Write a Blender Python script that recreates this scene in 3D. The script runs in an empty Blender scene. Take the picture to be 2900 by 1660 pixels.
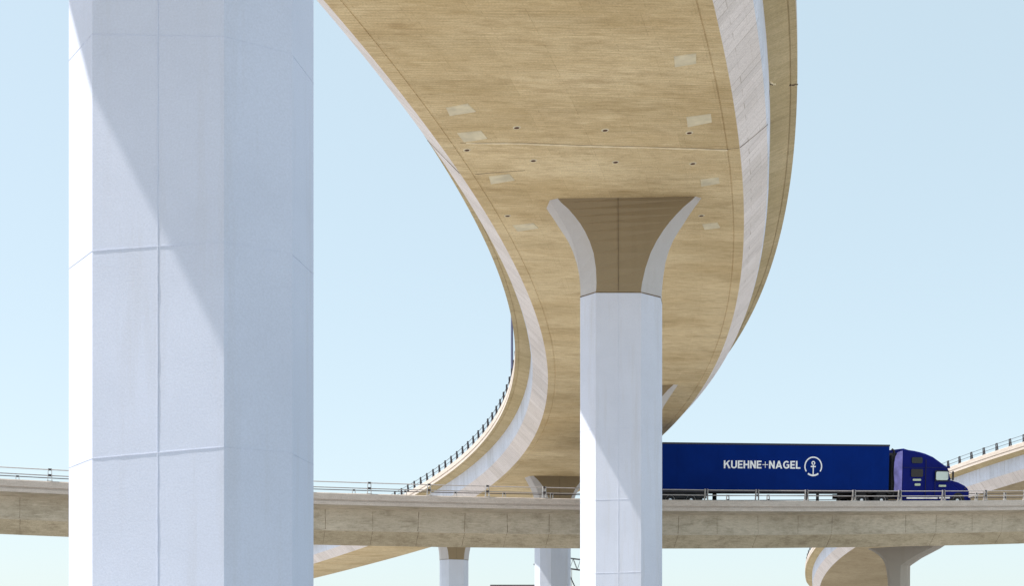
import bpy, bmesh, math, random
from mathutils import Vector, Matrix
from mathutils.geometry import tessellate_polygon
random.seed(7)
R = math.radians
SC = bpy.context.scene
COL = SC.collection

# ------------------------------------------------------------------ camera, sky, sun, exposure
CAM_Z = 1.7
cam = bpy.data.cameras.new("camera")
cam.sensor_width = 36.0
cam.lens = 50.0
cam.shift_y = 0.3833
cam.clip_start = 0.1
cam.clip_end = 6000
cam_o = bpy.data.objects.new("camera", cam)
COL.objects.link(cam_o)
cam_o.location = (0, 0, CAM_Z)
cam_o.rotation_euler = (R(90), 0, 0)
SC.camera = cam_o

SUN_EL = 60.5          # degrees above the horizon
SUN_AZ = -93.0         # 0 = +Y (away from the camera), +90 = +X (right)
world = bpy.data.worlds.new("World")
SC.world = world
world.use_nodes = True
wn = world.node_tree
sky = wn.nodes.new("ShaderNodeTexSky")
sky.sky_type = 'NISHITA'
sky.sun_disc = False
sky.sun_elevation = R(SUN_EL)
sky.sun_rotation = R(SUN_AZ)
sky.altitude = 0
sky.air_density = 1.0
sky.dust_density = 1.6
sky.ozone_density = 1.2
SKY_TINT = (1.08, 0.93, 0.90, 1)          # the film's pale cyan sky: less saturated, a flatter gradient
SKY_HAZE = (2.66, 3.36, 3.40, 1)
sk1 = wn.nodes.new("ShaderNodeMix"); sk1.data_type = 'RGBA'; sk1.blend_type = 'MULTIPLY'
sk1.inputs[0].default_value = 1.0; sk1.inputs[7].default_value = SKY_TINT
wn.links.new(sky.outputs[0], sk1.inputs[6])
sk2 = wn.nodes.new("ShaderNodeMix"); sk2.data_type = 'RGBA'
sk2.inputs[0].default_value = 0.64; sk2.inputs[7].default_value = SKY_HAZE
wn.links.new(sk1.outputs[2], sk2.inputs[6])
wn.links.new(sk2.outputs[2], wn.nodes["Background"].inputs[0])
wn.nodes["Background"].inputs[1].default_value = 0.15

sun = bpy.data.lights.new("sun", 'SUN')
sun.energy = 3.45
sun.angle = R(0.55)
sun.color = (1.0, 0.94, 0.87)
sun_o = bpy.data.objects.new("sun", sun)
COL.objects.link(sun_o)
ce = math.cos(R(SUN_EL))
sd = Vector((math.sin(R(SUN_AZ)) * ce, math.cos(R(SUN_AZ)) * ce, math.sin(R(SUN_EL))))
sun_o.rotation_euler = sd.to_track_quat('Z', 'Y').to_euler()
sun_o.location = (-60, 0, 120)

SC.view_settings.view_transform = 'Standard'
SC.view_settings.look = 'None'
SC.view_settings.exposure = 0.80
SC.view_settings.gamma = 1.0
SC.render.engine = 'CYCLES'
SC.cycles.max_bounces = 8
SC.cycles.diffuse_bounces = 4

# ------------------------------------------------------------------ materials
def mat(name):
    m = bpy.data.materials.new(name)
    m.use_nodes = True
    return m, m.node_tree, m.node_tree.nodes["Principled BSDF"]

def simple(name, col, rough=0.6, metal=0.0, vary=0.12, scale=6.0, bump=0.0, spec=0.5):
    """a plain material whose colour wanders a little with a noise"""
    m, nt, b = mat(name)
    N = nt.nodes
    tc = N.new("ShaderNodeTexCoord")
    no = N.new("ShaderNodeTexNoise")
    no.inputs["Scale"].default_value = scale
    no.inputs["Detail"].default_value = 6
    nt.links.new(tc.outputs["Object"], no.inputs["Vector"])
    r = N.new("ShaderNodeValToRGB")
    r.color_ramp.elements[0].position = 0.3
    r.color_ramp.elements[1].position = 0.7
    r.color_ramp.elements[0].color = tuple(c * (1 - vary) for c in col) + (1,)
    r.color_ramp.elements[1].color = tuple(min(1, c * (1 + vary)) for c in col) + (1,)
    nt.links.new(no.outputs["Fac"], r.inputs["Fac"])
    nt.links.new(r.outputs[0], b.inputs["Base Color"])
    b.inputs["Roughness"].default_value = rough
    b.inputs["Metallic"].default_value = metal
    b.inputs["Specular IOR Level"].default_value = spec
    if bump:
        bp = N.new("ShaderNodeBump")
        bp.inputs["Strength"].default_value = bump
        bp.inputs["Distance"].default_value = 0.02
        nt.links.new(no.outputs["Fac"], bp.inputs["Height"])
        nt.links.new(bp.outputs[0], b.inputs["Normal"])
    return m

def mixc(nt, a, b, fac, mode='MIX'):
    n = nt.nodes.new("ShaderNodeMix")
    n.data_type = 'RGBA'
    n.blend_type = mode
    for sock, v in ((6, a), (7, b), (0, fac)):
        if isinstance(v, (int, float)):
            n.inputs[sock].default_value = v
        elif isinstance(v, tuple):
            n.inputs[sock].default_value = v if len(v) == 4 else v + (1,)
        else:
            nt.links.new(v, n.inputs[sock])
    return n.outputs[2]

def noise(nt, vec, scale, detail=5, rough=0.55, mapping=None, seed=0.0):
    if mapping or seed:
        mp = nt.nodes.new("ShaderNodeMapping")
        mp.inputs["Scale"].default_value = mapping or (1, 1, 1)
        mp.inputs["Location"].default_value = (seed, seed * 1.7, seed * .6)
        nt.links.new(vec, mp.inputs["Vector"])
        vec = mp.outputs[0]
    n = nt.nodes.new("ShaderNodeTexNoise")
    n.inputs["Scale"].default_value = scale
    n.inputs["Detail"].default_value = detail
    n.inputs["Roughness"].default_value = rough
    nt.links.new(vec, n.inputs["Vector"])
    return n.outputs["Fac"]

def ramp(nt, fac, p0, p1, v0=0.0, v1=1.0):
    n = nt.nodes.new("ShaderNodeMapRange")
    n.inputs[1].default_value = p0
    n.inputs[2].default_value = p1
    n.inputs[3].default_value = v0
    n.inputs[4].default_value = v1
    n.clamp = True
    nt.links.new(fac, n.inputs[0])
    return n.outputs[0]

def board_concrete(name, light, dark, stain, board=0.14, length=2.6, along='v', line=0.35, blotch=0.6,
                   stain_amt=0.5, lines_on=True, grain=0.20, streak=0.5, seed=0.0, skew=0.0, mortar=.006):
    """board-formed concrete. UV is in metres: u along the road, v across it."""
    m, nt, b = mat(name)
    N = nt.nodes
    uv = N.new("ShaderNodeUVMap"); uv.uv_map = "UVMap"
    u = uv.outputs[0]
    if skew:                                  # boards laid parallel to the skewed piers
        sp_ = N.new("ShaderNodeSeparateXYZ"); nt.links.new(u, sp_.inputs[0])
        ml = N.new("ShaderNodeMath"); ml.operation = 'MULTIPLY_ADD'; ml.inputs[1].default_value = -skew
        nt.links.new(sp_.outputs[1], ml.inputs[0]); nt.links.new(sp_.outputs[0], ml.inputs[2])
        cs = N.new("ShaderNodeCombineXYZ"); nt.links.new(ml.outputs[0], cs.inputs[0]); nt.links.new(sp_.outputs[1], cs.inputs[1])
        u = cs.outputs[0]
    sep = N.new("ShaderNodeSeparateXYZ"); nt.links.new(u, sep.inputs[0])
    cmb = N.new("ShaderNodeCombineXYZ")
    if along == 'v':
        nt.links.new(sep.outputs[1], cmb.inputs[0]); nt.links.new(sep.outputs[0], cmb.inputs[1])
    else:
        nt.links.new(sep.outputs[0], cmb.inputs[0]); nt.links.new(sep.outputs[1], cmb.inputs[1])
    bv = cmb.outputs[0]                       # x along the boards, y across them
    big = noise(nt, bv, 0.22, 6, 0.6, (0.7, 1.3, 1), 3.1 + seed)
    mid = noise(nt, bv, 1.0, 8, 0.7, (0.7, 1.7, 1), 9.3 + seed)
    iso = noise(nt, bv, 1.9, 8, 0.75, (.8, 1.3, 1), 19.3 + seed)
    stk = noise(nt, bv, 1.0, 7, 0.75, (1.5, 8.0, 1), 1.7 + seed)
    fin = noise(nt, bv, 22.0, 4, 0.8, None, seed)
    c = mixc(nt, light, dark, ramp(nt, big, 0.35, 0.68, 0, blotch))
    c = mixc(nt, c, dark, ramp(nt, stk, 0.44, 0.70, 0, streak))
    c = mixc(nt, c, stain, ramp(nt, mid, 0.52, 0.78, 0, stain_amt))
    c = mixc(nt, c, stain, ramp(nt, iso, 0.50, 0.72, 0, stain_amt * .6))
    c = mixc(nt, c, light, ramp(nt, iso, 0.44, 0.28, 0, .6))
    wood = noise(nt, bv, 1.0, 5, 0.75, (2.2, 21.0, 1), 6.1 + seed)
    c = mixc(nt, c, stain, ramp(nt, wood, 0.50, 0.72, 0, streak * 1.1))
    scr = noise(nt, bv, 1.0, 3, 0.6, (.8, 16.0, 1), 14.2 + seed)
    c = mixc(nt, c, tuple(min(1, q * 1.15) for q in light), ramp(nt, scr, 0.63, 0.72, 0, .55))
    if lines_on:
        pb = N.new("ShaderNodeTexBrick")       # tone steps from one formwork sheet to the next
        pb.inputs["Scale"].default_value = 1.0
        pb.inputs["Mortar Size"].default_value = 0.004
        pb.inputs["Brick Width"].default_value = 2.44
        pb.inputs["Row Height"].default_value = 1.22
        pb.inputs["Color1"].default_value = (0.84, 0.83, 0.80, 1)
        pb.inputs["Color2"].default_value = (1, 1, 1, 1)
        pb.inputs["Mortar"].default_value = (0.62, 0.57, 0.50, 1)
        nt.links.new(bv, pb.inputs["Vector"])
        c = mixc(nt, c, pb.outputs["Color"], ramp(nt, big, 0.3, 0.7, .25, .8), 'MULTIPLY')
        br = N.new("ShaderNodeTexBrick")
        br.inputs["Scale"].default_value = 1.0
        br.inputs["Mortar Size"].default_value = mortar
        br.inputs["Mortar Smooth"].default_value = 0.3
        br.inputs["Brick Width"].default_value = length
        br.inputs["Row Height"].default_value = board
        br.inputs["Color1"].default_value = (0.86, 0.86, 0.86, 1)
        br.inputs["Color2"].default_value = (1, 1, 1, 1)
        br.inputs["Mortar"].default_value = (0.55, 0.50, 0.45, 1)
        br.offset = 0.37
        nt.links.new(bv, br.inputs["Vector"])
        msk = noise(nt, bv, 1.0, 4, 0.6, (0.5, 1.6, 1), 5.5 + seed)
        c = mixc(nt, c, br.outputs["Color"], ramp(nt, msk, 0.40, 0.66, line * .2, line), 'MULTIPLY')
    c = mixc(nt, c, (0.5, 0.5, 0.5), ramp(nt, fin, 0.35, 0.65, grain, -0.0), 'OVERLAY') if False else c
    g = N.new("ShaderNodeMapRange"); g.inputs[1].default_value = .3; g.inputs[2].default_value = .7
    g.inputs[3].default_value = 1 - grain; g.inputs[4].default_value = 1 + grain
    nt.links.new(fin, g.inputs[0])
    c = mixc(nt, c, g.outputs[0], 1.0, 'MULTIPLY')
    nt.links.new(c, b.inputs["Base Color"])
    b.inputs["Roughness"].default_value = 0.88
    b.inputs["Specular IOR Level"].default_value = 0.25
    bp = N.new("ShaderNodeBump")
    bp.inputs["Strength"].default_value = 0.25
    bp.inputs["Distance"].default_value = 0.012
    nt.links.new(stk, bp.inputs["Height"])
    nt.links.new(bp.outputs[0], b.inputs["Normal"])
    return m

def coated_concrete(name, col, drip=0.0):
    """smooth light coating of the columns: faint cloudiness, fine tooth and weak run marks"""
    m, nt, b = mat(name)
    N = nt.nodes
    tc = N.new("ShaderNodeTexCoord")
    o = tc.outputs["Object"]
    big = noise(nt, o, 0.5, 5, 0.6)
    run = noise(nt, o, 1.0, 5, 0.65, (3.0, 3.0, 0.22), 2.0)
    fin = noise(nt, o, 38.0, 3, 0.7)
    dark = tuple(c * 0.86 for c in col)
    warm = (col[0] * .86, col[1] * .83, col[2] * .78)
    c = mixc(nt, col, dark, ramp(nt, big, 0.38, 0.7, 0, 0.55))
    c = mixc(nt, c, warm, ramp(nt, run, 0.52, 0.75, 0, 0.5 + drip))
    g = N.new("ShaderNodeMapRange"); g.inputs[1].default_value = .3; g.inputs[2].default_value = .7
    g.inputs[3].default_value = .95; g.inputs[4].default_value = 1.05
    nt.links.new(fin, g.inputs[0])
    c = mixc(nt, c, g.outputs[0], 1.0, 'MULTIPLY')
    nt.links.new(c, b.inputs["Base Color"])
    b.inputs["Roughness"].default_value = 0.75
    b.inputs["Specular IOR Level"].default_value = 0.3
    bp = N.new("ShaderNodeBump")
    bp.inputs["Strength"].default_value = 0.35
    bp.inputs["Distance"].default_value = 0.006
    nt.links.new(fin, bp.inputs["Height"])
    nt.links.new(bp.outputs[0], b.inputs["Normal"])
    return m

M = {}
M['soffit'] = board_concrete("board_formed_soffit", (0.86, 0.72, 0.465), (0.58, 0.43, 0.22), (0.36, 0.235, 0.105), skew=.43, mortar=.012, line=.55, stain_amt=.62, blotch=.75)
M['ramp_soffit'] = board_concrete("shaded_brown_soffit", (0.46, 0.385, 0.26), (0.33, 0.265, 0.165), (0.20, 0.15, 0.09), skew=.3, seed=21)  # soffit concrete with the shade under the ramp put into its colour
M['web'] = board_concrete("pale_skylit_web_concrete", (0.76, 0.80, 0.92), (0.66, 0.70, 0.80), (0.54, 0.54, 0.58), board=0.42, length=7,
                          line=1.0, mortar=.016, blotch=0.5, stain_amt=0.25, streak=0.35, seed=4)  # blue skylight on the upright web is put into this colour
M['haunch'] = board_concrete("bounce_pink_haunch_concrete", (0.88, 0.82, 0.81), (0.78, 0.72, 0.70), (0.62, 0.54, 0.52), board=0.42, length=7,
                             line=1.0, mortar=.016, blotch=0.5, stain_amt=0.25, streak=0.35, seed=4)  # pinker copy of the web concrete: ground bounce put into the colour
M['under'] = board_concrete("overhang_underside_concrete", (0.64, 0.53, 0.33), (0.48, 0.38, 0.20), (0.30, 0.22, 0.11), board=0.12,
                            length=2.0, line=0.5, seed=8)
M['fascia'] = board_concrete("pale_fascia_concrete", (0.66, 0.60, 0.55), (0.54, 0.47, 0.41), (0.40, 0.33, 0.26), along='u', lines_on=False, seed=2)
M['grey_web'] = board_concrete("weathered_grey_girder", (0.60, 0.535, 0.43), (0.40, 0.345, 0.26), (0.20, 0.165, 0.11), along='u',
                               board=0.6, length=2.2, lines_on=False, blotch=0.8, stain_amt=0.75, streak=0.45, grain=.12, seed=12)
M['grey_haunch'] = board_concrete("weathered_tan_haunch", (0.56, 0.48, 0.35), (0.39, 0.325, 0.22), (0.18, 0.135, 0.08), along='u',
                                  board=0.6, length=2.2, lines_on=False, blotch=0.8, stain_amt=0.75, streak=0.45, seed=17)
M['grey_fascia'] = board_concrete("weathered_grey_parapet", (0.60, 0.53, 0.47), (0.46, 0.395, 0.34), (0.32, 0.27, 0.22), along='u',
                                  lines_on=False, blotch=0.6, stain_amt=0.4, seed=6)
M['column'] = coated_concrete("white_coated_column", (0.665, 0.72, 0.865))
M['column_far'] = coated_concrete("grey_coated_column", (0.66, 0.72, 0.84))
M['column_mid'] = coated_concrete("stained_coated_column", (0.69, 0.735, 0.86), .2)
M['capital'] = coated_concrete("brown_capital_concrete", (0.31, 0.245, 0.155))  # browner than the flanks; used on the capital's front and rear
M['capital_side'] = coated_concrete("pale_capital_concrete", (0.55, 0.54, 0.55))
M['pier_grey'] = coated_concrete("grey_pier_concrete", (0.44, 0.40, 0.35))
M['dirt'] = simple("dark_joint_dirt", (0.10, 0.065, 0.035), .9)
M['brown_line'] = simple("brown_joint_stain", (0.17, 0.125, 0.08), .9, vary=.3, scale=2)
M['mortar'] = simple("pale_repair_mortar", (0.68, 0.61, 0.44), .9, vary=.16, scale=2.5)
M['ridge'] = simple("pale_grout_ridge", (0.86, 0.75, 0.53), .9, vary=.12, scale=4)
M['rust_hole'] = simple("brown_drain_pipe", (0.09, 0.035, 0.015), .8)
M['galv'] = simple("galvanised_steel", (0.50, 0.48, 0.46), .45, .35, vary=.15)
M['rail_steel'] = simple("grey_rail_steel", (0.40, 0.37, 0.36), .5, .2)
M['dark_steel'] = simple("dark_weathered_steel", (0.07, 0.06, 0.065), .6, .3)
M['road'] = simple("worn_concrete_road", (0.32, 0.31, 0.29), .9, vary=.15, scale=.6)
M['lamp_pole'] = simple("grey_blue_lamp_pole", (0.12, 0.13, 0.22), .7, .0)

# ------------------------------------------------------------------ mesh helpers
def link(name, verts, faces, m, parent=None, uvs=None, smooth=False, mats=None, fmat=None):
    me = bpy.data.meshes.new(name)
    me.from_pydata([tuple(v) for v in verts], [], faces)
    if uvs is not None:
        l = me.uv_layers.new(name="UVMap")
        for p in me.polygons:
            for li in p.loop_indices:
                l.data[li].uv = uvs[me.loops[li].vertex_index]
    for q in (mats or [m]):
        me.materials.append(q)
    if fmat:
        for p, k in zip(me.polygons, fmat):
            p.material_index = k
    if smooth:
        for p in me.polygons:
            p.use_smooth = True
    me.update()
    o = bpy.data.objects.new(name, me)
    COL.objects.link(o)
    if parent is not None:
        o.parent = parent
    return o

def empty(name, loc=(0, 0, 0), label=None, cat=None, group=None, kind=None):
    o = bpy.data.objects.new(name, None)
    o.empty_display_size = .5
    COL.objects.link(o)
    o.location = loc
    tag(o, label, cat, group, kind)
    return o

def tag(o, label=None, cat=None, group=None, kind=None):
    for k, v in (("label", label), ("category", cat), ("group", group), ("kind", kind)):
        if v:
            o[k] = v
    return o

class MB:
    """collects boxes, prisms and tubes into ONE mesh"""
    def __init__(s):
        s.v, s.f, s.k = [], [], []
    def add(s, vs, fs, k=0):
        b = len(s.v)
        s.v += [Vector(v) for v in vs]
        s.f += [tuple(i + b for i in f) for f in fs]
        s.k += [k] * len(fs)
    def box(s, x0, x1, y0, y1, z0, z1, k=0, bev=0.0):
        if bev:
            bm = bmesh.new()
            bmesh.ops.create_cube(bm, size=1)
            for v in bm.verts:
                v.co = Vector((x0 + (v.co.x + .5) * (x1 - x0), y0 + (v.co.y + .5) * (y1 - y0), z0 + (v.co.z + .5) * (z1 - z0)))
            bmesh.ops.bevel(bm, geom=bm.edges[:], offset=bev, segments=2, affect='EDGES')
            bm.verts.index_update()
            s.add([v.co.copy() for v in bm.verts], [[v.index for v in f.verts] for f in bm.faces], k)
            bm.free()
            return
        s.add([(x0, y0, z0), (x1, y0, z0), (x1, y1, z0), (x0, y1, z0), (x0, y0, z1), (x1, y0, z1), (x1, y1, z1), (x0, y1, z1)],
              [(0, 3, 2, 1), (4, 5, 6, 7), (0, 1, 5, 4), (1, 2, 6, 5), (2, 3, 7, 6), (3, 0, 4, 7)], k)
    def bar(s, a, b, w, h=None, up=(0, 0, 1), k=0):
        a, b = Vector(a), Vector(b); h = h or w
        d = (b - a).normalized()
        side = d.cross(Vector(up))
        if side.length < 1e-4: side = d.cross(Vector((1, 0, 0)))
        side.normalize(); u = side.cross(d)
        vs = []
        for p in (a, b):
            for sx, sz in ((-1, -1), (1, -1), (1, 1), (-1, 1)):
                vs.append(p + side * sx * w / 2 + u * sz * h / 2)
        s.add(vs, [(0, 1, 2, 3), (7, 6, 5, 4), (0, 4, 5, 1), (1, 5, 6, 2), (2, 6, 7, 3), (3, 7, 4, 0)], k)
    def tube(s, pts, r, n=8, k=0, caps=True):
        pts = [Vector(p) for p in pts]
        rs = r if isinstance(r, (list, tuple)) else [r] * len(pts)
        vs = []; fs = []
        for i, p in enumerate(pts):
            d = (pts[min(i + 1, len(pts) - 1)] - pts[max(i - 1, 0)]).normalized()
            a = d.cross(Vector((0, 0, 1)))
            if a.length < 1e-3: a = d.cross(Vector((0, 1, 0)))
            a.normalize(); b = d.cross(a)
            for j in range(n):
                t = 2 * math.pi * j / n
                vs.append(p + a * math.cos(t) * rs[i] + b * math.sin(t) * rs[i])
        for i in range(len(pts) - 1):
            for j in range(n):
                fs.append((i * n + j, i * n + (j + 1) % n, (i + 1) * n + (j + 1) % n, (i + 1) * n + j))
        if caps:
            fs.append(tuple(range(n))[::-1]); fs.append(tuple(range((len(pts) - 1) * n, len(pts) * n)))
        s.add(vs, fs, k)
    def lathe_y(s, c, prof, n=28, k=0):
        """rings around the y axis through c; prof = (dy, radius)"""
        vs = []; fs = []
        for dy, r in prof:
            for j in range(n):
                t = 2 * math.pi * j / n
                vs.append((c[0] + r * math.cos(t), c[1] + dy, c[2] + r * math.sin(t)))
        for i in range(len(prof) - 1):
            for j in range(n):
                fs.append((i * n + j, i * n + (j + 1) % n, (i + 1) * n + (j + 1) % n, (i + 1) * n + j))
        fs.append(tuple(range(n))); fs.append(tuple(range((len(prof) - 1) * n, len(prof) * n))[::-1])
        s.add(vs, fs, k)
    def build(s, name, m, parent=None, smooth=False, mats=None):
        return link(name, s.v, s.f, m, parent, smooth=smooth, mats=mats, fmat=s.k if mats else None)

# ------------------------------------------------------------------ road centre lines (metres, x right, y away, z up)
class Path:
    """samples of a road axis: X, Y, Z (underside of the box girder), heading t from +Y, crossfall e"""
    def __init__(p, S, X, Y, Z, T, E):
        p.S, p.X, p.Y, p.Z, p.T, p.E = S, X, Y, Z, T, E
    def at(p, s):
        S = p.S; ds = S[1] - S[0]
        f = (s - S[0]) / ds
        i = max(0, min(len(S) - 2, int(math.floor(f)))); u = f - i
        g = lambda A: A[i] * (1 - u) + A[i + 1] * u
        return g(p.X), g(p.Y), g(p.Z), g(p.T), g(p.E)
    def pt(p, s, o, dz):
        X, Y, Z, t, e = p.at(s)
        return Vector((X + o * math.cos(t), Y - o * math.sin(t), Z + o * e + dz))
    def frame(p, s, o=0, dz=0):
        a = p.pt(s, o, dz); b = p.pt(s + .5, o, dz); c = p.pt(s, o + .5, dz)
        ty = (b - a).normalized(); tx = (c - a).normalized(); tz = tx.cross(ty).normalized(); tx = ty.cross(tz)
        m = Matrix((tx, ty, tz)).transposed().to_4x4(); m.translation = a
        return m

def interp(x, xs, ys):
    if x <= xs[0]: return ys[0]
    for i in range(1, len(xs)):
        if x <= xs[i]:
            u = (x - xs[i - 1]) / (xs[i] - xs[i - 1])
            return ys[i - 1] * (1 - u) + ys[i] * u
    return ys[-1]

def integrate(s0, s1, kf, gf, th, P0, ef, ds=.5):
    n = int(round((s1 - s0) / ds)) + 1
    S = [s0 + i * ds for i in range(n)]
    i0 = min(range(n), key=lambda i: abs(S[i]))
    T = [0] * n; X = [0] * n; Y = [0] * n; Z = [0] * n
    T[i0] = th; X[i0], Y[i0], Z[i0] = P0
    for i in range(i0 + 1, n):
        T[i] = T[i - 1] + kf(S[i]) * ds
        X[i] = X[i - 1] + math.sin(T[i]) * ds; Y[i] = Y[i - 1] + math.cos(T[i]) * ds; Z[i] = Z[i - 1] + gf(S[i]) * ds
    for i in range(i0 - 1, -1, -1):
        T[i] = T[i + 1] - kf(S[i + 1]) * ds
        X[i] = X[i + 1] - math.sin(T[i + 1]) * ds; Y[i] = Y[i + 1] - math.cos(T[i + 1]) * ds; Z[i] = Z[i + 1] - gf(S[i + 1]) * ds
    return Path(S, X, Y, Z, T, [ef(s) for s in S])

KN = [-45, -15, 0, 20, 45, 70, 100, 140, 260]
KK = [-.0060, -.0060, -.0056, -.0068, -.0074, -.0060, -.0034, -.0022, -.001]
GG = [.0095, .0095, -.0011, -.0073, -.0166, -.0192, -.0224, -.0317, -.045]
FLY = integrate(-75, 230, lambda s: interp(s, KN, KK), lambda s: interp(s, KN, GG), .1814, (3.27, 45.51, 15.42 + CAM_Z), lambda s: .0638 + .0081 * s / 50)

# ramp far right: curve fitted to its three visible edges
def ramp_path():
    ds = .5; S = [-60 + i * ds for i in range(331)]
    i0 = 120; T = [0] * 331; X = [0] * 331; Y = [0] * 331; Z = [0] * 331
    kf = lambda s: .0075 + .00901 * s / 50 if s < 60 else 0
    T[i0] = -.46939; X[i0] = 49.53; Y[i0] = 115
    zf = lambda s: 17.68 - .0701 * s - .04819 * s * s / 50 if s < 58 else 17.68 - .0701 * 58 - .04819 * 58 * 58 / 50 + (s - 58) * -.06
    for i in range(i0 + 1, 331):
        T[i] = T[i - 1] + kf(S[i]) * ds; X[i] = X[i - 1] + math.sin(T[i]) * ds; Y[i] = Y[i - 1] + math.cos(T[i]) * ds
    for i in range(i0 - 1, -1, -1):
        T[i] = T[i + 1] - kf(S[i + 1]) * ds; X[i] = X[i + 1] - math.sin(T[i + 1]) * ds; Y[i] = Y[i + 1] - math.cos(T[i + 1]) * ds
    return Path(S, X, Y, [zf(s) + CAM_Z for s in S], T, [.0015] * 331)
RAMP = ramp_path()

# crossing bridge: the fit gives the near outer top edge; the axis lies half a deck behind it
HB = 5.72                                 # half width of every deck
BE = .100                                 # crossfall of the crossing bridge (its far side is higher)
def bridge_path():
    ds = .5; s0 = -70; n = 281
    S = [s0 + i * ds for i in range(n)]; i0 = 140
    k = lambda s: .00228 + .00436 * max(-20, min(s, 45)) / 30
    T = [0] * n; X = [0] * n; Y = [0] * n
    T[i0] = .27292; X[i0] = 0; Y[i0] = 77.756
    for i in range(i0 + 1, n):
        T[i] = T[i - 1] + k(S[i]) * ds; X[i] = X[i - 1] + math.cos(T[i]) * ds; Y[i] = Y[i - 1] + math.sin(T[i]) * ds
    for i in range(i0 - 1, -1, -1):
        T[i] = T[i + 1] - k(S[i + 1]) * ds; X[i] = X[i + 1] - math.cos(T[i + 1]) * ds; Y[i] = Y[i + 1] - math.sin(T[i + 1]) * ds
    def z(s):
        a = max(-27, min(36, s))
        return 10.23817 + .01619 * a + .02033 * a * a / 30 + (s - a) * (.01619 + .04066 * a / 30)
    Z = [z(s) for s in S]
    # offsets o are measured to the right of travel (towards the camera), heading from +Y
    Xc = [X[i] - HB * math.sin(T[i]) for i in range(n)]
    Yc = [Y[i] + HB * math.cos(T[i]) for i in range(n)]
    Zc = [Z[i] - 2.746 + BE * HB + CAM_Z for i in range(n)]
    return Path(S, Xc, Yc, Zc, [math.pi / 2 - t for t in T], [-BE] * n)
BRI = bridge_path()

# ------------------------------------------------------------------ decks
def strip(name, P, prof, s0, s1, m, parent, ds=1.0, closed=False, u0=0):
    """sweep the polyline prof = [(o, dz), ...] along the path"""
    n = max(1, int(round((s1 - s0) / ds)))
    vs = []; uv = []; fs = []
    L = [0]
    for a, b in zip(prof, prof[1:]):
        L.append(L[-1] + math.hypot(b[0] - a[0], b[1] - a[1]))
    k = len(prof)
    for i in range(n + 1):
        s = s0 + (s1 - s0) * i / n
        for (o, dz), l in zip(prof, L):
            vs.append(P.pt(s, o, dz)); uv.append((s, prof[0][0] + l))
    for i in range(n):
        for j in range(k - 1 if not closed else k):
            j2 = (j + 1) % k
            fs.append((i * k + j, i * k + j2, (i + 1) * k + j2, (i + 1) * k + j))
    return link(name, vs, fs, m, parent, uvs=uv)

def rails(P, s0, s1, side, parent, mrail, mpost, sp=3.244, sphase=0.0, post_range=None, h=(.58, .28), hw=HB, top=2.78, lean=None, rad=.028):
    """two-rail steel barrier standing on the parapet; posts are sub-parts"""
    o = side * (hw - .13)
    mb = MB()
    n = int((s1 - s0) / 1.6)
    for hh in h:
        mb.tube([P.pt(s0 + (s1 - s0) * i / n, o, top + hh) for i in range(n + 1)], rad, 6)
    g = mb.build("guard_rail", mrail, parent)
    pm = None
    a, b = post_range or (s0, s1)
    k0 = math.ceil((a - sphase) / sp); k1 = math.floor((b - sphase) / sp)
    for k in range(k0, k1 + 1):
        s = sphase + k * sp
        if pm is None:
            q = MB()
            for yy in (-.1, .1):
                q.add([(-.07, yy - .014, 0), (.07, yy - .014, 0), (.07, yy + .014, 0), (-.07, yy + .014, 0),
                       (-.03, yy * .8 - .014, h[0] + .06), (.05, yy * .8 - .014, h[0] + .06), (.05, yy * .8 + .014, h[0] + .06), (-.03, yy * .8 + .014, h[0] + .06)],
                      [(0, 3, 2, 1), (4, 5, 6, 7), (0, 1, 5, 4), (1, 2, 6, 5), (2, 3, 7, 6), (3, 0, 4, 7)], 0)
            q.box(-.10, .10, -.14, .14, 0, .025)
            q.box(-.02, .05, -.085, .085, h[1] - .05, h[1] + .07, 1)
            q.box(-.02, .05, -.075, .075, h[0] - .05, h[0] + .05, 1)
            post = q.build("post", mpost[0], g, mats=mpost)
            pm = post
        else:
            post = pm.copy(); COL.objects.link(post); post.parent = g
        post.matrix_local = P.frame(s, o, top) @ Matrix.Rotation(0 if side > 0 else math.pi, 4, 'Z')
        if lean is not None and k == lean:
            post.matrix_local = post.matrix_local @ Matrix.Rotation(-.45, 4, 'X')
            post['label'] = "bent post leaning over"
    return g

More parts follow.
